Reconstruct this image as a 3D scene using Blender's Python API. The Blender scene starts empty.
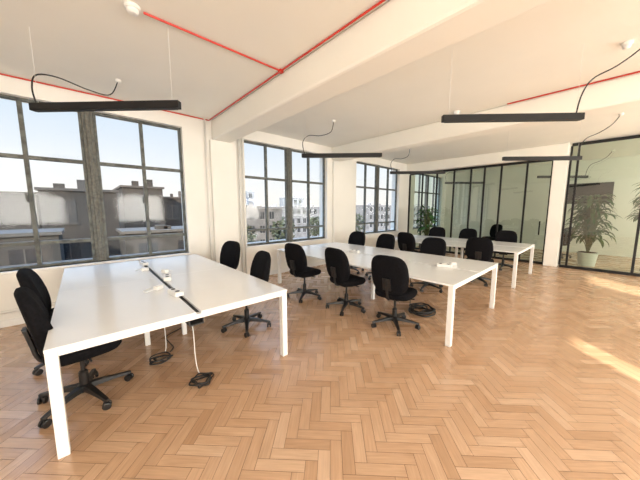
import bpy, math, random
from mathutils import Vector, Matrix
random.seed(7)
scene = bpy.context.scene
COL = scene.collection
PI = math.pi

# ------------------------------------------------------------------ materials
def mat(name, col, rough=0.5, metal=0.0, var=0.06, scale=6.0, bump=0.0, bscale=60.0, spec=0.5):
    m = bpy.data.materials.new(name); m.use_nodes = True
    nt = m.node_tree; b = nt.nodes['Principled BSDF']
    tc = nt.nodes.new('ShaderNodeTexCoord')
    n = nt.nodes.new('ShaderNodeTexNoise'); n.inputs['Scale'].default_value = scale; n.inputs['Detail'].default_value = 4
    nt.links.new(tc.outputs['Object'], n.inputs['Vector'])
    r = nt.nodes.new('ShaderNodeValToRGB')
    r.color_ramp.elements[0].position = 0.3; r.color_ramp.elements[1].position = 0.7
    r.color_ramp.elements[0].color = tuple(max(0, c*(1-var)) for c in col)+(1,)
    r.color_ramp.elements[1].color = tuple(min(1, c*(1+var)) for c in col)+(1,)
    nt.links.new(n.outputs['Fac'], r.inputs['Fac']); nt.links.new(r.outputs['Color'], b.inputs['Base Color'])
    b.inputs['Roughness'].default_value = rough; b.inputs['Metallic'].default_value = metal
    b.inputs['Specular IOR Level'].default_value = spec
    if bump > 0:
        n2 = nt.nodes.new('ShaderNodeTexNoise'); n2.inputs['Scale'].default_value = bscale
        nt.links.new(tc.outputs['Object'], n2.inputs['Vector'])
        bp = nt.nodes.new('ShaderNodeBump'); bp.inputs['Strength'].default_value = bump; bp.inputs['Distance'].default_value = 0.01
        nt.links.new(n2.outputs['Fac'], bp.inputs['Height']); nt.links.new(bp.outputs['Normal'], b.inputs['Normal'])
    return m

def glass_mat(name, tint, refl=0.08, mult=0.35, rough=0.0):
    m = bpy.data.materials.new(name); m.use_nodes = True
    nt = m.node_tree; nt.nodes.clear()
    o = nt.nodes.new('ShaderNodeOutputMaterial'); mx = nt.nodes.new('ShaderNodeMixShader')
    t = nt.nodes.new('ShaderNodeBsdfTransparent'); t.inputs['Color'].default_value = tint+(1,)
    g = nt.nodes.new('ShaderNodeBsdfGlossy'); g.inputs['Roughness'].default_value = rough
    lw = nt.nodes.new('ShaderNodeLayerWeight'); lw.inputs['Blend'].default_value = 0.25
    ma = nt.nodes.new('ShaderNodeMath'); ma.operation = 'MULTIPLY_ADD'
    ma.inputs[1].default_value = mult; ma.inputs[2].default_value = refl
    nt.links.new(lw.outputs['Fresnel'], ma.inputs[0]); nt.links.new(ma.outputs[0], mx.inputs['Fac'])
    nt.links.new(t.outputs[0], mx.inputs[1]); nt.links.new(g.outputs[0], mx.inputs[2]); nt.links.new(mx.outputs[0], o.inputs['Surface'])
    return m

M_wall = mat('wall_paint', (0.90, 0.88, 0.83), 0.7, var=0.015, scale=2, bump=0.05, bscale=90)
M_ceil = mat('ceiling_paint', (0.92, 0.895, 0.82), 0.8, var=0.015, scale=1.5, bump=0.04, bscale=60)
M_trim = mat('trim_paint', (0.85, 0.84, 0.82), 0.5, var=0.01)
M_pipe = mat('pipe_paint', (0.80, 0.79, 0.76), 0.4, var=0.02)
M_steel = mat('weathered_window_steel', (0.115, 0.122, 0.112), 0.6, var=0.5, scale=12, bump=0.3, bscale=30)
M_post = mat('weathered_post', (0.14, 0.142, 0.128), 0.7, var=0.3, scale=22, bump=0.5, bscale=25)
M_black = mat('black_metal', (0.010, 0.010, 0.011), 0.45, var=0.2, spec=0.3)
M_fabric = mat('black_fabric', (0.008, 0.008, 0.010), 0.95, var=0.35, scale=40, bump=0.5, bscale=400, spec=0.12)
M_plast = mat('black_plastic', (0.012, 0.012, 0.013), 0.4, var=0.2)
M_screen = mat('dark_display', (0.02, 0.022, 0.024), 0.8, var=0.1, spec=0.2)
M_desk = mat('white_desktop', (0.88, 0.89, 0.90), 0.18, var=0.008)
M_leg = mat('white_powder_coat', (0.87, 0.87, 0.86), 0.35, var=0.01)
M_tray = mat('dark_cable_tray', (0.04, 0.04, 0.04), 0.6, var=0.3)
M_white = mat('white_plastic', (0.85, 0.85, 0.83), 0.35, var=0.01)
M_red = mat('red_conduit', (0.60, 0.045, 0.028), 0.45, var=0.08)
M_pot = mat('white_ceramic', (0.78, 0.77, 0.74), 0.35, var=0.02)
M_dpot = mat('dark_pot', (0.03, 0.03, 0.03), 0.5, var=0.2)
M_soil = mat('potting_soil', (0.04, 0.025, 0.015), 0.95, var=0.5, scale=40, bump=0.8, bscale=80)
M_leaf = mat('leaf_green', (0.036, 0.105, 0.024), 0.45, var=0.6, scale=5)
M_stem = mat('plant_stem', (0.10, 0.12, 0.04), 0.6, var=0.3)
M_diff = mat('lamp_diffuser', (0.015, 0.015, 0.015), 0.5, var=0.02)
M_glass = glass_mat('window_glass', (0.98, 0.985, 0.985), 0.03, 0.14, rough=0.07)
M_pglass = glass_mat('partition_glass', (0.65, 0.74, 0.65), 0.13, 0.25)

# ------------------------------------------------------------------ mesh helpers
class MB:
    def __init__(s): s.v = []; s.f = []; s.m = []
    def box(s, x0, x1, y0, y1, z0, z1, mi=0, M=None):
        i = len(s.v)
        P = [(x0,y0,z0),(x1,y0,z0),(x1,y1,z0),(x0,y1,z0),(x0,y0,z1),(x1,y0,z1),(x1,y1,z1),(x0,y1,z1)]
        if M is not None: P = [tuple(M @ Vector(p)) for p in P]
        s.v += P
        for q in ((0,3,2,1),(4,5,6,7),(0,1,5,4),(1,2,6,5),(2,3,7,6),(3,0,4,7)):
            s.f.append(tuple(i+k for k in q)); s.m.append(mi)
    def quad(s, a, b, c, d, mi=0):
        i = len(s.v); s.v += [a,b,c,d]; s.f.append((i,i+1,i+2,i+3)); s.m.append(mi)
    def rings(s, rings, closed_ends=True, mi=0):
        base = len(s.v); n = len(rings[0])
        for r in rings: s.v += [tuple(p) for p in r]
        for k in range(len(rings)-1):
            for j in range(n):
                a = base+k*n+j; b = base+k*n+(j+1)%n
                s.f.append((a, b, b+n, a+n)); s.m.append(mi)
        if closed_ends:
            s.f.append(tuple(base+j for j in reversed(range(n)))); s.m.append(mi)
            s.f.append(tuple(base+(len(rings)-1)*n+j for j in range(n))); s.m.append(mi)
    def lathe(s, prof, n=24, c=(0,0,0), mi=0):
        s.rings([[(c[0]+r*math.cos(2*PI*j/n), c[1]+r*math.sin(2*PI*j/n), c[2]+z) for j in range(n)] for r, z in prof], True, mi)
    def tube(s, pts, r=0.01, n=8, mi=0, smooth=True):
        P = [Vector(p) for p in pts]
        if smooth and len(P) > 2:
            Q = []
            for i in range(len(P)-1):
                p0 = P[max(i-1,0)]; p1 = P[i]; p2 = P[i+1]; p3 = P[min(i+2,len(P)-1)]
                for k in range(6):
                    t = k/6
                    Q.append(0.5*((2*p1)+(-p0+p2)*t+(2*p0-5*p1+4*p2-p3)*t*t+(-p0+3*p1-3*p2+p3)*t**3))
            Q.append(P[-1]); P = Q
        rs = []; up = None
        for i, p in enumerate(P):
            t = (P[min(i+1,len(P)-1)]-P[max(i-1,0)]).normalized()
            if up is None:
                up = Vector((0,0,1)) if abs(t.z) < 0.9 else Vector((1,0,0))
            u = (up - t*up.dot(t)).normalized(); w = t.cross(u); up = u
            rr = r(i/(len(P)-1)) if callable(r) else r
            rs.append([p+u*rr*math.cos(2*PI*j/n)+w*rr*math.sin(2*PI*j/n) for j in range(n)])
        s.rings(rs, True, mi)
    def cushion(s, w, h, fn, n=44, e=3.0, prof=None, shape=None, mi=0):
        prof = prof or [(0.35,0),(0.7,0),(0.9,0.02),(0.98,0.2),(1.0,0.5),(0.98,0.8),(0.9,0.96),(0.7,1.0),(0.35,1.0)]
        R = []
        for sc, t in prof:
            ring = []
            for j in range(n):
                a = 2*PI*j/n; c, q = math.cos(a), math.sin(a)
                px = math.copysign(abs(c)**(2/e), c)*w*sc; py = math.copysign(abs(q)**(2/e), q)*h*sc
                if shape: px *= shape(py/h)
                ring.append(fn(px, py, t))
            R.append(ring)
        s.rings(R, True, mi)
    def obj(s, name, mats, smooth=False, bevel=0.0, parent=None):
        me = bpy.data.meshes.new(name); me.from_pydata(s.v, [], s.f)
        for m in (mats if isinstance(mats, (list, tuple)) else [mats]): me.materials.append(m)
        me.polygons.foreach_set('material_index', s.m)
        if smooth: me.polygons.foreach_set('use_smooth', [True]*len(s.f))
        me.update()
        o = bpy.data.objects.new(name, me); COL.objects.link(o)
        if bevel > 0:
            b = o.modifiers.new('bevel', 'BEVEL'); b.width = bevel; b.segments = 2; b.limit_method = 'ANGLE'; b.angle_limit = 0.6
        if parent: o.parent = parent
        return o

def empty(name, loc, label, cat, rz=0.0, group=None):
    e = bpy.data.objects.new(name, None); COL.objects.link(e); e.empty_display_size = 0.2
    e.location = loc; e.rotation_euler = (0,0,rz); e['label'] = label; e['category'] = cat
    if group: e['group'] = group
    return e
def tag(o, label, cat, group=None):
    o['label'] = label; o['category'] = cat
    if group: o['group'] = group
    return o
def struct(o): o['kind'] = 'structure'; return o
def dup(src, loc, rz, label=None):
    def rec(o, par):
        c = o.copy(); COL.objects.link(c)
        if par: c.parent = par; c.matrix_parent_inverse = o.matrix_parent_inverse.copy()
        for k in o.children: rec(k, c)
        return c
    c = rec(src, None); c.location = loc; c.rotation_euler = (0,0,rz)
    if label: c['label'] = label
    return c

# ------------------------------------------------------------------ room shell
X0, X1R, Y0, YW = -3.5, 13.4, -4.5, 5.4
CZ = 3.33
def build_floor():
    w, n = 0.078, 4
    g = 0.0012
    verts, faces, cols, uvs = [], [], [], []
    c45 = math.sqrt(0.5)
    def add(x0, y0, x1, y1, horiz):
        cx, cy = (x0+x1)/2, (y0+y1)/2
        wx = (cx+cy)*c45; wy = (-cx+cy)*c45
        if not (X0-0.2 < wx < X1R+0.2 and Y0-0.2 < wy < YW+0.12): return
        i = len(verts)
        for (px, py) in ((x0+g,y0+g),(x1-g,y0+g),(x1-g,y1-g),(x0+g,y1-g)):
            verts.append(((px+py)*c45, (-px+py)*c45, 0.0))
        faces.append((i,i+1,i+2,i+3))
        r = random.random(); r2 = random.random()
        ou, ov = random.uniform(0,50), random.uniform(0,50)
        L = n*w
        for k in range(4): cols.append((r, 1.0 if horiz else 0.0, r2, 1))
        if horiz: uvs.extend([(ou,ov),(ou+L,ov),(ou+L,ov+w),(ou,ov+w)])
        else: uvs.extend([(ou,ov),(ou,ov+w),(ou+L,ov+w),(ou+L,ov)])
    for band in range(-24, 26):
        for k in range(-270, 310):
            ox = (k + band*n)*w; oy = (k - band*n)*w
            add(ox, oy, ox+n*w, oy+w, True)
            add(ox, oy+w, ox+w, oy+w+n*w, False)
    i = len(verts); z = -0.003
    verts.extend([(X0-.3,Y0-.3,z),(X1R+.3,Y0-.3,z),(X1R+.3,YW+.2,z),(X0-.3,YW+.2,z)])
    nf = len(faces); faces.append((i,i+1,i+2,i+3))
    for k in range(4): cols.append((0,0,0,1)); uvs.append((0,0))
    me = bpy.data.meshes.new('floor'); me.from_pydata(verts, [], faces)
    a = me.color_attributes.new('plank', 'FLOAT_COLOR', 'CORNER')
    a.data.foreach_set('color', [c for q in cols for c in q])
    uv = me.uv_layers.new(name='UVMap'); uv.data.foreach_set('uv', [c for q in uvs for c in q])
    m = bpy.data.materials.new('oak_parquet'); m.use_nodes = True
    nt = m.node_tree; b = nt.nodes['Principled BSDF']
    at = nt.nodes.new('ShaderNodeAttribute'); at.attribute_name = 'plank'
    sp = nt.nodes.new('ShaderNodeSeparateColor'); nt.links.new(at.outputs['Color'], sp.inputs['Color'])
    r = nt.nodes.new('ShaderNodeValToRGB'); cr = r.color_ramp
    cr.elements[0].position = 0; cr.elements[0].color = (0.50,0.31,0.185,1)
    cr.elements[1].position = 1; cr.elements[1].color = (0.67,0.47,0.325,1)
    for p, c in ((0.12,(0.56,0.36,0.225,1)),(0.6,(0.60,0.395,0.255,1)),(0.88,(0.625,0.42,0.275,1))):
        e = cr.elements.new(p); e.color = c
    nt.links.new(sp.outputs[0], r.inputs['Fac'])
    uvn = nt.nodes.new('ShaderNodeUVMap'); mp = nt.nodes.new('ShaderNodeMapping')
    mp.inputs['Scale'].default_value = (3, 45, 1); nt.links.new(uvn.outputs[0], mp.inputs['Vector'])
    no = nt.nodes.new('ShaderNodeTexNoise'); no.inputs['Scale'].default_value = 1.6; no.inputs['Detail'].default_value = 5
    nt.links.new(mp.outputs[0], no.inputs['Vector'])
    r2 = nt.nodes.new('ShaderNodeValToRGB'); r2.color_ramp.elements[0].position = 0.3; r2.color_ramp.elements[1].position = 0.7
    r2.color_ramp.elements[0].color = (0.86,0.83,0.80,1); r2.color_ramp.elements[1].color = (1.05,1.04,1.03,1)
    nt.links.new(no.outputs['Fac'], r2.inputs['Fac'])
    mx = nt.nodes.new('ShaderNodeMix'); mx.data_type = 'RGBA'; mx.blend_type = 'MULTIPLY'; mx.inputs[0].default_value = 1
    nt.links.new(r.outputs[0], mx.inputs[6]); nt.links.new(r2.outputs[0], mx.inputs[7])
    tc = nt.nodes.new('ShaderNodeTexCoord'); nw = nt.nodes.new('ShaderNodeTexNoise'); nw.inputs['Scale'].default_value = 0.9; nw.inputs['Detail'].default_value = 6
    nt.links.new(tc.outputs['Object'], nw.inputs['Vector'])
    r3 = nt.nodes.new('ShaderNodeValToRGB'); r3.color_ramp.elements[0].position = 0.35; r3.color_ramp.elements[1].position = 0.68
    r3.color_ramp.elements[0].color = (0.94,0.92,0.90,1); r3.color_ramp.elements[1].color = (1.05,1.06,1.08,1)
    nt.links.new(nw.outputs['Fac'], r3.inputs['Fac'])
    mx2 = nt.nodes.new('ShaderNodeMix'); mx2.data_type = 'RGBA'; mx2.blend_type = 'MULTIPLY'; mx2.inputs[0].default_value = 1
    nt.links.new(mx.outputs[2], mx2.inputs[6]); nt.links.new(r3.outputs[0], mx2.inputs[7])
    nt.links.new(mx2.outputs[2], b.inputs['Base Color'])
    rm = nt.nodes.new('ShaderNodeMapRange'); rm.inputs['To Min'].default_value = 0.20; rm.inputs['To Max'].default_value = 0.34
    nt.links.new(sp.outputs[2], rm.inputs['Value']); nt.links.new(rm.outputs[0], b.inputs['Roughness'])
    b.inputs['Specular IOR Level'].default_value = 0.8
    me.materials.append(m)
    me.materials.append(mat('parquet_gap', (0.12,0.055,0.027), 0.9))
    me.polygons[nf].material_index = 1
    o = bpy.data.objects.new('floor', me); COL.objects.link(o); struct(o)
build_floor()

WIN = [(-1.12, 1.50), (2.72, 5.22), (6.50, 9.05), (10.25, 12.9)]
SZ, HZ = 0.76, 3.10
b = MB()
b.box(X0-.3, X1R+.3, YW, YW+.32, -0.02, SZ)
b.box(X0-.3, X1R+.3, YW, YW+.32, HZ, CZ+.1)
px = X0-.3
for (a, c) in WIN + [(X1R+.3, 0)]:
    b.box(px, a, YW, YW+.32, SZ, HZ); px = c
struct(b.obj('wall_left', M_wall))
b = MB(); b.box(X1R, X1R+.3, Y0-.3, YW, -0.02, CZ+.1); struct(b.obj('wall_far', M_wall))
b = MB(); b.box(X0-.3, X0, Y0-.3, YW, -0.02, CZ+.1); struct(b.obj('wall_back', M_wall))
b = MB()
OP = [(-3.0,-0.9,2.25), (-0.20,0.40,2.95), (1.4,3.2,2.25), (3.75,4.9,2.95), (6.0,8.6,2.25), (10.3,12.6,2.35)]  # unseen openings, widths and heads shaped to place the sun streaks on the floor
b.box(X0-.3, X1R+.3, Y0-.3, Y0, -0.02, 0.8); b.box(X0-.3, X1R+.3, Y0-.3, Y0, 2.95, CZ+.1)
px = X0-.3
for (a, c, h) in OP:
    b.box(px, a, Y0-.3, Y0, 0.8, 2.95)
    if h < 2.95: b.box(a, c, Y0-.3, Y0, h, 2.95)
    px = c
b.box(px, X1R+.3, Y0-.3, Y0, 0.8, 2.95)
struct(b.obj('wall_right', M_wall))
b = MB(); b.box(X0-.3, X1R+.3, Y0-.3, YW+.32, CZ, CZ+.25); struct(b.obj('ceiling', M_ceil))
BEAMS = [(2.03, 2.40, Y0, 2.95), (5.38, 5.75, Y0, 2.98), (9.55, 9.95, 0.78, 3.0)]
for i, (a, c, y, z) in enumerate(BEAMS):
    b = MB(); b.box(a, c, y, YW, z, CZ); struct(b.obj('trim_%d' % (i+1), M_ceil, bevel=0.03))
for i, (a, c) in enumerate([(1.98, 2.50), (5.42, 6.2)]):
    b = MB(); b.box(a, c, YW-.07, YW, 0, 2.95); struct(b.obj('trim_%d' % (i+4), M_wall, bevel=0.008))
b = MB(); b.box(X0, X1R, YW-.018, YW, 0, 0.10); struct(b.obj('baseboard_left', M_trim, bevel=0.004))
b = MB(); b.box(9.62, 9.98, 0.78, 1.08, 0, 3.0); struct(b.obj('trim_6', M_wall, bevel=0.01))

def window(i, xa, xb, post):
    e = bpy.data.objects.new('window_%d' % i, None); COL.objects.link(e); e['kind'] = 'structure'
    e.location = (xa, YW+.12, SZ)
    W = xb-xa; H = HZ-SZ
    fr = MB(); gl = MB()
    pw = post/2; mid = W/2
    units = [(0, mid-pw), (mid+pw, W)]
    for (a, c) in units:
        t = 0.038
        fr.box(a, c, -.03, .03, 0, t); fr.box(a, c, -.03, .03, H-t, H)
        fr.box(a, a+t, -.03, .03, t, H-t); fr.box(c-t, c, -.03, .03, t, H-t)
        m = (a+c)/2
        fr.box(m-.024, m+.024, -.035, .035, t, H-t)
        for zf in (0.15, 0.665):
            fr.box(a+t, m-.024, -.035, .035, H*zf-.026, H*zf+.026)
            fr.box(m+.024, c-t, -.035, .035, H*zf-.026, H*zf+.026)
        fr.box(m-.05, m-.03, -.07, -.03, H*0.4, H*0.4+.12)
        gl.quad((a+t/2, 0, t/2), (c-t/2, 0, t/2), (c-t/2, 0, H-t/2), (a+t/2, 0, H-t/2))
    fr.obj('frame', M_steel, parent=e, bevel=0.004)
    gl.obj('glass', M_glass, parent=e)
    p = MB(); p.box(mid-pw, mid+pw, -.06, .06, 0, H); p.box(mid-pw*.4, mid+pw*.4, -.085, -.06, 0, H)
    p.obj('post', M_post, parent=e, bevel=0.008)
    s = MB(); s.box(-.03, W+.03, -.16, .0, -.035, 0.0); s.obj('sill', M_trim, parent=e, bevel=0.005)
for i, (a, c) in enumerate(WIN): window(i+1, a, c, 0.13 if i == 0 else 0.12)

# ------------------------------------------------------------------ glazed screens
def screen(name, x, ys, z1, label):
    e = empty(name, (x, ys[0], 0), label, 'glass partition')
    fr = MB(); L = ys[-1]-ys[0]
    lo, hi = min(0, L), max(0, L)
    fr.box(-.03, .03, lo, hi, 0, 0.07); fr.box(-.03, .03, lo, hi, z1-.07, z1)
    for y in ys:
        fr.box(-.03, .03, y-ys[0]-.023, y-ys[0]+.023, 0.07, z1-.07)
    fr.obj('frame', M_black, parent=e, bevel=0.003)
    for a, c in zip(ys[:-1], ys[1:]):
        g = MB(); a2, c2 = a-ys[0], c-ys[0]
        g.quad((0, a2, .05), (0, c2, .05), (0, c2, z1-.05), (0, a2, z1-.05)); g.obj('glass_pane', M_pglass, parent=e)
    return e
e = screen('glass_partition', 9.80, [1.10, 1.66, 2.30, 2.76, 3.16, 3.70, 4.30, 4.85, 5.37], 3.0, 'black framed floor to ceiling glass partition with narrow panes')
h = MB(); h.box(-.06, -.03, 1.24-1.10, 1.27-1.10, 0.85, 1.25); h.obj('door_handle', M_black, parent=e)
e = screen('glass_partition', 9.70, [-4.48, -3.0, -1.8, -0.56, 0.60, 0.74], 3.31, 'black framed glass partition in front of large plants')
e = empty('wall_screen', (X1R, 0.50, 2.15), 'dark flat wall screen in the room behind the glass', 'television')
b = MB(); b.box(-.06, -.001, -.62, .62, -.36, .36); b.obj('casing', M_black, parent=e, bevel=0.005)
b = MB(); b.box(-.064, -.0605, -.60, .60, -.34, .34); b.obj('display', M_screen, parent=e)

# ------------------------------------------------------------------ pipes
def pipe(name, pts, r, m, label, cat, smooth=False, group=None):
    b = MB(); b.tube(pts, r, 10, smooth=smooth); o = b.obj(name, m, smooth=True); return tag(o, label, cat, group)
for x, r in ((2.58, .022), (2.66, .016), (1.90, .016)):
    pipe('wall_pipe', [(x, YW-.04, 0.0), (x, YW-.04, 3.32)], r, M_pipe, 'white painted vertical pipe beside the window pier', 'pipe', group='vertical wall pipes')
b = MB(); b.tube([(X0+.02, YW-.06, .22), (1.82, YW-.06, .22)], .02, 10, smooth=False)
for k in range(6): b.box(X0+.5+k*.95, X0+.52+k*.95, YW-.07, YW-.05, 0, .22)
tag(b.obj('heating_pipe', M_pipe), 'white heating pipe running low along the wall', 'pipe')
b = MB(); r = 0.010
b.tube([(X0+.01, YW-.02, CZ-.015), (1.99, YW-.02, CZ-.015), (1.99, Y0+.01, CZ-.015)], r, 8, smooth=False)
b.tube([(1.99, 2.9, CZ-.015), (0.55, 2.9, CZ-.015)], r, 8, smooth=False)
b.box(1.965, 2.015, 2.875, 2.925, CZ-.035, CZ-.002)
tag(b.obj('fire_alarm_conduit', M_red), 'thin red conduit fixed along the ceiling and beam', 'conduit', 'red ceiling conduits')
b = MB(); b.tube([(5.34, 1.25, CZ-.0105), (5.34, Y0+.01, CZ-.0105)], r, 8, smooth=False)
tag(b.obj('fire_alarm_conduit', M_red), 'thin red conduit fixed along the ceiling beside a beam', 'conduit', 'red ceiling conduits')

def detector(x, y, rad, base, label):
    e = empty('smoke_detector', (x, y, CZ), label, 'smoke detector', group='ceiling detectors')
    b = MB(); b.lathe([(rad, 0), (rad, -.02), (rad*.92, -.028)], 28); b.obj('base', base, parent=e)
    b = MB(); b.lathe([(rad*.78, -.028), (rad*.75, -.045), (rad*.55, -.06), (rad*.2, -.065)], 28); b.obj('sensor_head', M_white, parent=e)
detector(0.47, 2.9, .06, M_white, 'round white smoke detector at the end of the red conduit')
detector(4.36, 0.0, .045, M_white, 'small round white detector on plain ceiling')
detector(5.1, 1.95, .06, M_white, 'round white detector near the ceiling beam')

# ------------------------------------------------------------------ linear pendant lamps
def pendant(x, y, cable, label):
    L = 1.5; z = 2.60
    e = empty('linear_pendant_lamp', (x, y, z), label, 'pendant lamp', rz=-PI/4, group='suspended black linear lamps')
    b = MB(); b.box(-L/2, L/2, -.03, .03, -.035, .035); b.obj('housing', M_black, parent=e, bevel=0.004)
    b = MB(); b.box(-L/2+.03, L/2-.03, -.022, .022, -.040, -.0355); b.obj('diffuser', M_diff, parent=e)
    for s in (-.68, .68):
        b = MB(); b.tube([(s, 0, .035), (s, 0, CZ-z)], 0.0016, 6, smooth=False); b.obj('suspension_wire', M_pipe, parent=e)
    b = MB(); b.tube(cable, 0.007, 8); b.obj('power_cable', M_plast, smooth=True, parent=e)
    c = cable[-1]
    b = MB(); b.lathe([(.035, CZ-z), (.035, CZ-z-.03), (.02, CZ-z-.04)], 20, c=(c[0], c[1], 0)); b.obj('ceiling_rose', M_white, parent=e)
LB = 'long black linear lamp hung on thin wires with a looping cable'
pendant(0.26, 3.40, [(-.70,0,.03),(-.76,.03,.20),(-.80,.12,.36),(-.76,.30,.42),(-.70,.60,.42),(-.67,.88,.48),(-.665,1.03,.72)], LB)
R_ = [(.68,0,.03),(.70,-.02,.22),(.76,-.06,.36),(.90,-.15,.44),(1.02,-.25,.56),(1.10,-.30,.72)]
L_ = [(-.70,0,.03),(-.73,.02,.25),(-.62,.06,.38),(-.40,.15,.40),(-.2,.25,.50),(-.15,.3,.71)]
pendant(3.59, 0.79, R_, LB); pendant(3.70, 3.44, L_, LB); pendant(6.85, 0.95, R_, LB); pendant(6.95, 3.60, L_, LB)
pendant(11.0, 3.75, L_, LB); pendant(11.2, 1.0, R_, LB)

# ------------------------------------------------------------------ bench desks
DW, DH = 1.80, 0.745
def desk(label, loc, DL):
    e = empty('bench_desk', loc, label, 'desk', group='white bench desks')
    gap = 0.042
    for sx in (-1, 1):
        for k in range(2):
            b = MB(); xa = sx*gap/2; xb = sx*DW/2; y0 = -DL/2+k*DL/2+.001; y1 = y0+DL/2-.002
            b.box(min(xa,xb), max(xa,xb), y0, y1, DH-.022, DH); b.obj('desktop', M_desk, parent=e, bevel=0.002)
    for sy in (-1, 1):
        y0 = sy*(DL/2-.033)
        b = MB(); b.box(-DW/2+.06, DW/2-.06, y0-.025, y0+.025, DH-.062, DH-.023); b.obj('end_rail', M_leg, parent=e, bevel=0.003)
        for sx in (-1, 1):
            b = MB(); x0 = sx*(DW/2-.031); b.box(x0-.030, x0+.030, y0-.030, y0+.030, 0, DH-.023); b.obj('leg', M_leg, parent=e, bevel=0.004)
    for sx in (-1, 1):
        b = MB(); x0 = sx*0.20; b.box(x0-.025, x0+.025, -.225, -.175, 0, DH-.023); b.obj('leg', M_leg, parent=e, bevel=0.004)
        b = MB(); b.box(sx*.36-.02, sx*.36+.02, -DL/2+.06, DL/2-.06, DH-.062, DH-.023); b.obj('side_rail', M_leg, parent=e, bevel=0.003)
    b = MB()
    b.box(-.06, .06, -DL/2+.07, DL/2-.07, DH-.14, DH-.13); b.box(-.06, -.052, -DL/2+.07, DL/2-.07, DH-.13, DH-.024); b.box(.052, .06, -DL/2+.07, DL/2-.07, DH-.13, DH-.024)
    b.box(-.020, .020, -DL/2+.01, DL/2-.01, DH-.040, DH-.026)
    b.obj('cable_tray', M_tray, parent=e)
    return e
LD = 'white bench desk with dark central cable gap and square legs'
desk(LD, (0.665, 3.73, 0), 3.0); desk(LD, (3.94, 2.88, 0), 3.6); desk(LD, (7.25, 2.70, 0), 3.2)

def power(x, y, rz, label='white desktop power socket box on the desk spine'):
    e = empty('power_socket_box', (x, y, DH), label, 'power socket', rz=rz, group='white desktop power boxes')
    b = MB(); b.box(-.04, .04, -.10, .10, 0.001, .045); b.obj('body', M_white, parent=e, bevel=0.006)
    for k in (-.05, .05):
        b = MB(); b.lathe([(.020, .045), (.020, .048), (.016, .048)], 16, c=(0, k, 0)); b.obj('socket', M_tray, parent=e)
power(0.66, 4.75, 0.1); power(0.72, 3.55, -0.2); power(0.64, 2.85, 0.15)
power(3.95, 3.3, 0.1); power(3.93, 1.55, 0.3); power(7.2, 2.0, 0.1)
def plug(x, y, rz):
    e = empty('plug_adapter', (x, y, DH), 'small white plug adapter lying on the desk', 'plug adapter', rz=rz, group='white plug adapters')
    b = MB(); b.box(-.03, .03, -.04, .04, 0.001, .045); b.obj('body', M_white, parent=e, bevel=0.006)
    b = MB(); b.tube([(0,.04,.02),(0.03,.12,.008),(.09,.10,.008),(.10,.0,.008)], .004, 6); b.obj('cord', M_white, parent=e, smooth=True)
plug(0.78, 3.95, .4); plug(0.60, 4.25, 1.2); plug(4.15, 1.5, .5); plug(0.55, 3.15, 2.2)

def cable(name, pts, m, label, r=.006):
    b = MB(); b.tube(pts, r, 7); return tag(b.obj(name, m, smooth=True), label, 'cable', 'cables under the desks')
rc = random.Random(11)
def coil(cx, cy, R, turns=3, mess=.35):
    out = []; N = turns*9
    for k in range(N):
        a = 2*PI*k/9; rr = R*(1+rc.uniform(-mess, mess)); out.append((cx+rr*math.cos(a)+rc.uniform(-.2,.2)*R, cy+rr*.8*math.sin(a), .012+.012*(k//9)+rc.uniform(0,.012)))
    return out
lab = 'loose black cable coiled on the floor below the desk'
cable('power_cable', [(0.69, 2.66, DH-.15), (0.72, 2.63, .45), (0.72, 2.60, .15), (.73, 2.56, .014), (.75, 2.50, .014)], M_white, 'white cable hanging from desk spine to the floor', .005)
cable('power_cable', coil(0.70, 2.38, .085, 4), M_plast, lab, .007)
cable('power_cable', [(0.62, 3.3, DH-.15), (0.60, 3.28, .40), (0.60, 3.25, .10), (.58, 3.20, .014)], M_white, 'white cable hanging from desk spine to the floor', .005)
cable('power_cable', coil(0.50, 3.05, .085, 3), M_plast, lab, .007)
cable('power_cable', [(.62, 3.16, .012), (.67, 3.25, .012), (.66, 3.42, .012), (.68, 3.6, .012), (.95, 3.75, .012)], M_plast, 'black cable trailing over the floor', .006)
cable('power_cable', coil(3.78, 1.80, .17, 6, .5), M_plast, lab, .011)
cable('power_cable', [(3.93, 2.1, DH-.15), (3.95, 2.08, .35), (3.9, 2.05, .06), (3.85, 2.02, .02)], M_plast, 'black cable hanging under the desk', .006)

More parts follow.
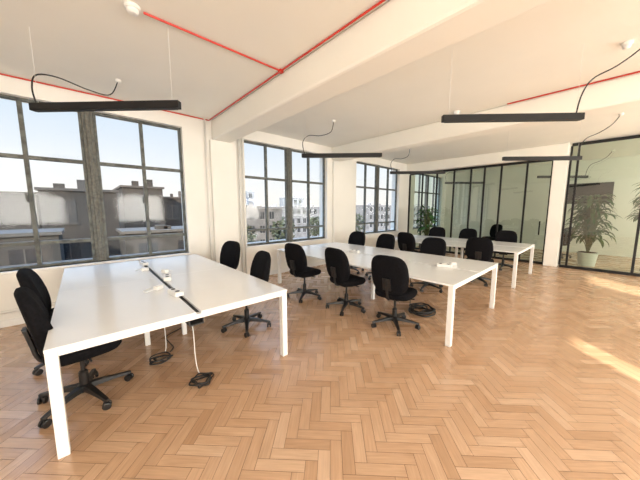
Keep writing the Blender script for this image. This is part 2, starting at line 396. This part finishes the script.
# ------------------------------------------------------------------ office chairs
def chair():
    e = empty('office_chair', (0,0,0), 'black fabric swivel office chair with rounded back', 'chair', group='black swivel office chairs')
    b = MB()
    def seatf(px, py, t):
        z = .432+.093*t - .02*max(0, py-.1)/.14*1.0*(t)
        z += .012*(abs(px)/.24)**2*t
        return (px, py+.02, z)
    b.cushion(.255, .245, seatf, e=3.4, prof=[(0.35,0),(0.75,0),(0.93,0.05),(0.99,0.3),(1.0,0.55),(0.97,0.82),(0.88,0.97),(0.65,1.0),(0.3,.96)])
    b.obj('seat', M_fabric, smooth=True, parent=e)
    b = MB()
    def backf(px, py, t):
        y = -.225 - .030*(1-t) + 0.40*px*px - .10*(py/.29)*.5 + .025*math.cos((py+.08)*6)*t
        return (px, y + .055*t - .02, .758+py)
    b.cushion(.252, .262, backf, e=3.6, shape=lambda v: 1-.08*max(0,-v)-.04*max(0,v))
    b.obj('backrest', M_fabric, smooth=True, parent=e)
    b = MB()
    pts = [(0,-.02,.425),(0,-.14,.42),(0,-.215,.435),(0,-.245,.49),(0,-.262,.58),(0,-.290,.72)]
    b.tube(pts, .016, 10)
    M = Matrix.Translation((0,-.272,.64)) @ Matrix.Rotation(.19, 4, 'X')
    b.box(-.055,.055,-.012,.012,-.08,.08, M=M)
    b.obj('back_support', M_plast, parent=e, bevel=0.003)
    b = MB(); b.box(-.09,.09,-.11,.11,.39,.44); b.tube([(.08,.02,.42),(.2,.03,.415),(.255,.03,.42)], .008, 8)
    b.obj('seat_mechanism', M_plast, parent=e, bevel=0.006)
    b = MB(); b.lathe([(.032,.08),(.032,.24),(.026,.245),(.026,.25),(.016,.255),(.016,.41)], 18); b.obj('gas_lift', M_plast, parent=e)
    b = MB(); b.lathe([(.05,.075),(.055,.09),(.052,.125),(.036,.135)], 20)
    for k in range(5):
        a = 2*PI*k/5+.3; M = Matrix.Rotation(a, 4, 'Z')
        R = []
        for (rr, w, z0, z1) in ((.03,.034,.085,.13),(.12,.028,.085,.122),(.22,.022,.078,.105),(.30,.019,.068,.09),(.325,.012,.068,.086)):
            R.append([tuple(M @ Vector(p)) for p in ((rr,-w,z0),(rr,w,z0),(rr,w*.75,z1),(rr,-w*.75,z1))])
        b.rings(R)
    base = b.obj('star_base', M_plast, parent=e, bevel=0.003)
    for k in range(5):
        a = 2*PI*k/5+.3; cb = MB()
        M = Matrix.Translation((.305*math.cos(a), .305*math.sin(a), .03)) @ Matrix.Rotation(a+1.0+k*1.3, 4, 'Z')
        for s in (-1, 1):
            ring = []
            for (yy, rr) in ((s*.008,.026),(s*.010,.030),(s*.024,.030),(s*.027,.022)):
                ring.append([tuple(M @ Vector((rr*math.cos(2*PI*j/16), yy, rr*math.sin(2*PI*j/16)))) for j in range(16)])
            if s < 0: ring.reverse()
            cb.rings(ring)
        cb.box(-.006,.006,-.008,.008,0,.042, M=M)
        cb.obj('caster', M_plast, parent=base)
    return e
F, B = -PI/2, PI/2
src = chair(); src.location = (-0.09, 2.86, 0); src.rotation_euler = (0,0,F+.12)
chairs = [(-0.18,3.76,F+.0),
          (1.56,3.18,B-.15),(1.74,4.50,B+.2),
          (2.90,3.58,F+.05),(3.05,2.70,F-.1),(3.08,1.84,F+.12),
          (5.06,2.30,B+.1),(5.02,3.45,B-.1),(5.04,4.30,B+.05),
          (6.30,1.75,F+.15),(6.28,3.35,F-.1),
          (8.30,1.75,B+.1),(8.32,2.75,B-.1),(8.28,3.60,B+.15),
          (11.6,2.9,1.0),(11.7,.95,-.5)]
for (x, y, r_) in chairs: dup(src, (x, y, 0), r_)

# ------------------------------------------------------------------ plants
def plant(name, loc, pot_prof, potm, h, spread, n, leaflen, leafw, label, seed, arch=0.4, stand=0.0):
    rnd = random.Random(seed)
    e = empty(name, loc, label, 'plant')
    b = MB(); b.lathe(pot_prof, 32, c=(0,0,stand)); b.obj('pot', potm, parent=e, bevel=0.004)
    top = pot_prof[-1][1]+stand; pr = pot_prof[-1][0]
    b = MB(); b.lathe([(pr*.9, top-.03), (pr*.9, top+.004), (pr*.5, top+.012)], 24); b.obj('soil', M_soil, parent=e)
    if stand > 0:
        b = MB()
        for k in range(4):
            a = PI/4+k*PI/2; b.tube([(pr*.8*math.cos(a), pr*.8*math.sin(a), 0), (pr*.8*math.cos(a), pr*.8*math.sin(a), stand)], .012, 8, smooth=False)
        b.box(-pr*.62, pr*.62, -pr*.62, pr*.62, stand-.03, stand-.001)
        b.obj('stand', M_black, parent=e)
    sm = MB(); lf = MB()
    for i in range(n):
        a = 2*PI*i/n*2.4+rnd.uniform(-.3,.3); hh = (h-top)*rnd.uniform(.25,.98); sp = spread*rnd.uniform(.2,.8)*(1.15-.5*hh/(h-top))
        d = Vector((math.cos(a), math.sin(a), 0))
        p0 = Vector((d.x*.02, d.y*.02, top)); p1 = p0+d*sp*.25+Vector((0,0,hh*.6)); p2 = p0+d*sp*.7+Vector((0,0,hh))
        sm.tube([p0, p1, p2], .006, 5)
        L = leaflen*rnd.uniform(.75,1.2); Wd = leafw*rnd.uniform(.8,1.2); side = Vector((-d.y, d.x, 0)); side.rotate(Matrix.Rotation(rnd.uniform(-.5,.5), 3, d))
        el = rnd.uniform(.1,1.0); segs = 6; base = len(lf.v); p = p2.copy()
        for s in range(segs+1):
            t = s/segs; w = Wd*math.sin(PI*min(1,(t*.9+.06)))**.75*(1 if t < 1 else .1)
            an = el-arch*2.2*t; dirv = d*math.cos(an)+Vector((0,0,math.sin(an)))
            if s > 0: p = p+dirv*(L/segs)
            up = Vector((0,0,.25*w))
            lf.v += [tuple(p-side*w+up), tuple(p), tuple(p+side*w+up)]
        for s in range(segs):
            k = base+3*s
            lf.f += [(k,k+1,k+4,k+3),(k+1,k+2,k+5,k+4)]; lf.m += [0,0]
    sm.obj('stems', M_stem, parent=e, smooth=True); lf.obj('leaves', M_leaf, parent=e, smooth=True)
plant('potted_plant', (8.85, 4.15, 0), [(.17,0),(.22,.35),(.23,.42)], M_dpot, 1.66, .38, 100, .27, .04, 'leafy green plant in a dark pot near the glass', 1, arch=.6)
plant('potted_plant', (10.52, 0.24, 0), [(.17,0),(.21,.33),(.22,.38)], M_pot, 1.98, .46, 210, .37, .036, 'large arching leafy plant in white pot behind glass', 2, arch=.75)
plant('potted_plant', (10.48, -0.88, 0), [(.18,0),(.23,.30),(.24,.34)], M_pot, 2.2, .44, 210, .37, .036, 'tall arching plant in white pot on black stand', 3, arch=.75, stand=.75)

# ------------------------------------------------------------------ outside
M_gr = mat('outside_ground', (0.10,0.10,0.10), 0.9, var=0.3, scale=.2)
b = MB(); b.box(-120, 200, 9, 240, -11, -10); o = b.obj('ground', M_gr); o['kind'] = 'structure'
M_win = mat('outside_window', (0.02,0.022,0.025), 0.2, var=0.3)
def building(x0, x1, y0, y1, zt, col, label, fl=3.0, winw=1.1, step=2.4, seed=1):
    rnd = random.Random(int(x0*7+y0*13))
    m = mat('facade', col, 0.85, var=0.35, scale=.6)
    M_c = mat('coping', tuple(min(1, c*1.8+.008) for c in col), 0.8, var=0.2)
    b = MB(); b.box(x0, x1, y0, y1, -10, zt); b.box(x0-.15, x1+.15, y0-.15, y1+.15, zt-.02, zt+.16, 2)
    z = zt-2.9
    while z > -9:
        x = x0+.7
        while x+winw < x1-.4:
            b.box(x, x+winw, y0-.03, y0+.02, z+.6, z+2.2, 1)
            b.box(x-.08, x+winw+.08, y0-.10, y0-.02, z+.48, z+.6, 2)
            b.box(x+winw/2-.03, x+winw/2+.03, y0-.05, y0-.02, z+.6, z+2.2, 2)
            x += step
        z -= fl
    w = (x1-x0)
    for k in range(max(2, int(w/2))):
        cx = x0+rnd.uniform(.5, w-1.2); s = rnd.uniform(.2, 1.1); hh = rnd.uniform(.15, .7)
        b.box(cx, cx+s, y0+.4, y0+.4+s, zt+.16, zt+.16+hh, rnd.choice((0, 2)))
    return tag(b.obj('building', [m, M_win, M_c]), label, 'building')
building(-14, -2.2, 27, 34, 2.6, (0.022,0.019,0.018), 'dark brick building with flat roof')
building(-2.0, 2.2, 26, 33, 2.9, (0.016,0.015,0.015), 'dark grey brick building with flat roof')
building(3.0, 6.2, 30, 38, 3.6, (0.028,0.023,0.020), 'grey brown brick building with flat roof')
building(6.4, 10.4, 33, 40, 2.8, (0.035,0.027,0.022), 'brown brick building with flat roof')
building(-8, 8, 13.5, 20, -1.4, (0.03,0.029,0.028), 'low grey roofed building with parapet')
building(-6, -1, 20.5, 24, 0.2, (0.026,0.025,0.024), 'low dark rooftop extension behind a parapet')
building(2.0, 7.0, 21, 24.5, 0.0, (0.04,0.035,0.03), 'low brown rooftop extension behind a parapet')
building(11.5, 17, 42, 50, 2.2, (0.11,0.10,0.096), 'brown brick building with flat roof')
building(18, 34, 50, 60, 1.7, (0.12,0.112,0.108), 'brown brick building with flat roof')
building(36, 40, 80, 88, 9.5, (0.24,0.26,0.29), 'distant pale hazy tower block')  # distance haze is put into the facade colour, also on the hazy blocks below
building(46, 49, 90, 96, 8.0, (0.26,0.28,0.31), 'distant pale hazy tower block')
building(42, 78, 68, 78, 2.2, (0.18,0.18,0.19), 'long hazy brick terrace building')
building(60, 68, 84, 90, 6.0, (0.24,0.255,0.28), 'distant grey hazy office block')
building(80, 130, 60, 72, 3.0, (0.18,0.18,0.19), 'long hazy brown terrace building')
building(10, 40, 18, 26, -2.2, (0.08,0.076,0.07), 'low grey roofed building')
M_tree = mat('tree_foliage', (0.05,0.06,0.036), 0.8, var=0.5, scale=1.2)
M_bark = mat('tree_bark', (0.05,0.04,0.03), 0.9)
def tree(x, y, top, rad, seed):
    rnd = random.Random(seed)
    e = empty('tree', (x, y, -10), 'green leafy street tree outside the windows', 'tree', group='trees outside')
    b = MB(); b.tube([(0,0,0),(0.1,0,(top+10)*.5),(0,0,(top+10)*.75)], lambda t: .28-.15*t, 8); b.obj('trunk', M_bark, parent=e, smooth=True)
    b = MB()
    for k in range(420):
        v = Vector((rnd.gauss(0,1), rnd.gauss(0,1), rnd.gauss(0,1))).normalized()*rad*rnd.uniform(.55,1.0)
        c = Vector((v.x, v.y, (top+10)-rad*1.15+v.z*1.15)); s = .28*rnd.uniform(.6,1.4)
        M = Matrix.Translation(c) @ Matrix.Rotation(rnd.uniform(0,6), 4, Vector((rnd.uniform(-1,1), rnd.uniform(-1,1), rnd.uniform(-1,1))).normalized())
        q = [tuple(M @ Vector(p)) for p in ((-s,-s*.6,0),(s,-s*.6,.1*s),(s,s*.6,0),(-s,s*.6,.15*s))]
        b.quad(*q)
    b.obj('crown', M_tree, parent=e)
for i, (x, y, t_, rd) in enumerate([(20,41,-0.9,2.4),(31,45,0.0,2.6),(48,54,0.0,2.8),(60,50,0.6,2.8)]): tree(x, y, t_, rd, i+5)

# ------------------------------------------------------------------ world + lights
w = bpy.data.worlds.new('World'); scene.world = w; w.use_nodes = True
nt = w.node_tree; nt.nodes.clear()
o = nt.nodes.new('ShaderNodeOutputWorld'); bg = nt.nodes.new('ShaderNodeBackground')
tc = nt.nodes.new('ShaderNodeTexCoord'); sp = nt.nodes.new('ShaderNodeSeparateXYZ'); nt.links.new(tc.outputs['Generated'], sp.inputs[0])
r = nt.nodes.new('ShaderNodeValToRGB'); cr = r.color_ramp
cr.elements[0].position = 0.0; cr.elements[0].color = (0.99,0.95,0.88,1)
cr.elements[1].position = 1.0; cr.elements[1].color = (0.33,0.55,0.92,1)
for p, c in ((.12,(0.88,0.92,0.95,1)),(.40,(0.52,0.71,0.93,1))):
    q = cr.elements.new(p); q.color = c
nt.links.new(sp.outputs['Z'], r.inputs['Fac']); nt.links.new(r.outputs[0], bg.inputs['Color'])
mr = nt.nodes.new('ShaderNodeMapRange'); mr.inputs['From Min'].default_value = .40; mr.inputs['From Max'].default_value = .8
mr.inputs['To Min'].default_value = 1.1; mr.inputs['To Max'].default_value = 6.0
nt.links.new(sp.outputs['Z'], mr.inputs['Value']); nt.links.new(mr.outputs[0], bg.inputs['Strength'])
nt.links.new(bg.outputs[0], o.inputs['Surface'])

el = math.radians(24.2); d = Vector((.66*math.cos(el), .75*math.cos(el), -math.sin(el)))
L = bpy.data.lights.new('sun', 'SUN'); L.energy = 10.0; L.color = (1.0,.89,.70); L.angle = .012
so = bpy.data.objects.new('sun', L); COL.objects.link(so); so.rotation_euler = d.to_track_quat('-Z', 'Y').to_euler()
def area(x, y, z, sx, sy, dirv, e, col):  # added fill lamps inside the room, standing in for window daylight
    L = bpy.data.lights.new('fill_light', 'AREA'); L.shape = 'RECTANGLE'; L.size = sx; L.size_y = sy; L.energy = e; L.color = col
    o = bpy.data.objects.new('fill_light', L); COL.objects.link(o); o.location = (x,y,z)
    o.rotation_euler = Vector(dirv).to_track_quat('-Z', 'Y').to_euler(); return o
area(-1.4, -4.4, 1.7, 1.8, 1.4, (0,1,.25), 145, (1,.96,.88))
area(2.2, -4.4, 1.7, 1.8, 1.4, (0,1,.25), 170, (1,.95,.86))
area(7.3, -4.4, 1.7, 2.6, 1.4, (0,1,.25), 235, (1,.95,.86))
area(-3.4, -2.7, 1.8, 3.0, 2.0, (1,.25,.25), 170, (1,.96,.89))
area(11.7, -4.3, 1.9, 2.4, 1.8, (0,1,.0), 115, (1,.97,.90))

cam = bpy.data.cameras.new('camera'); cam.sensor_width = 36; cam.lens = 14.625; cam.clip_start = .02; cam.clip_end = 600
co = bpy.data.objects.new('camera', cam); COL.objects.link(co); co.location = (0,0,1.60)
co.rotation_euler = (math.radians(90-6.8), 0, math.radians(47.5-90)); scene.camera = co
scene.view_settings.view_transform = 'Standard'
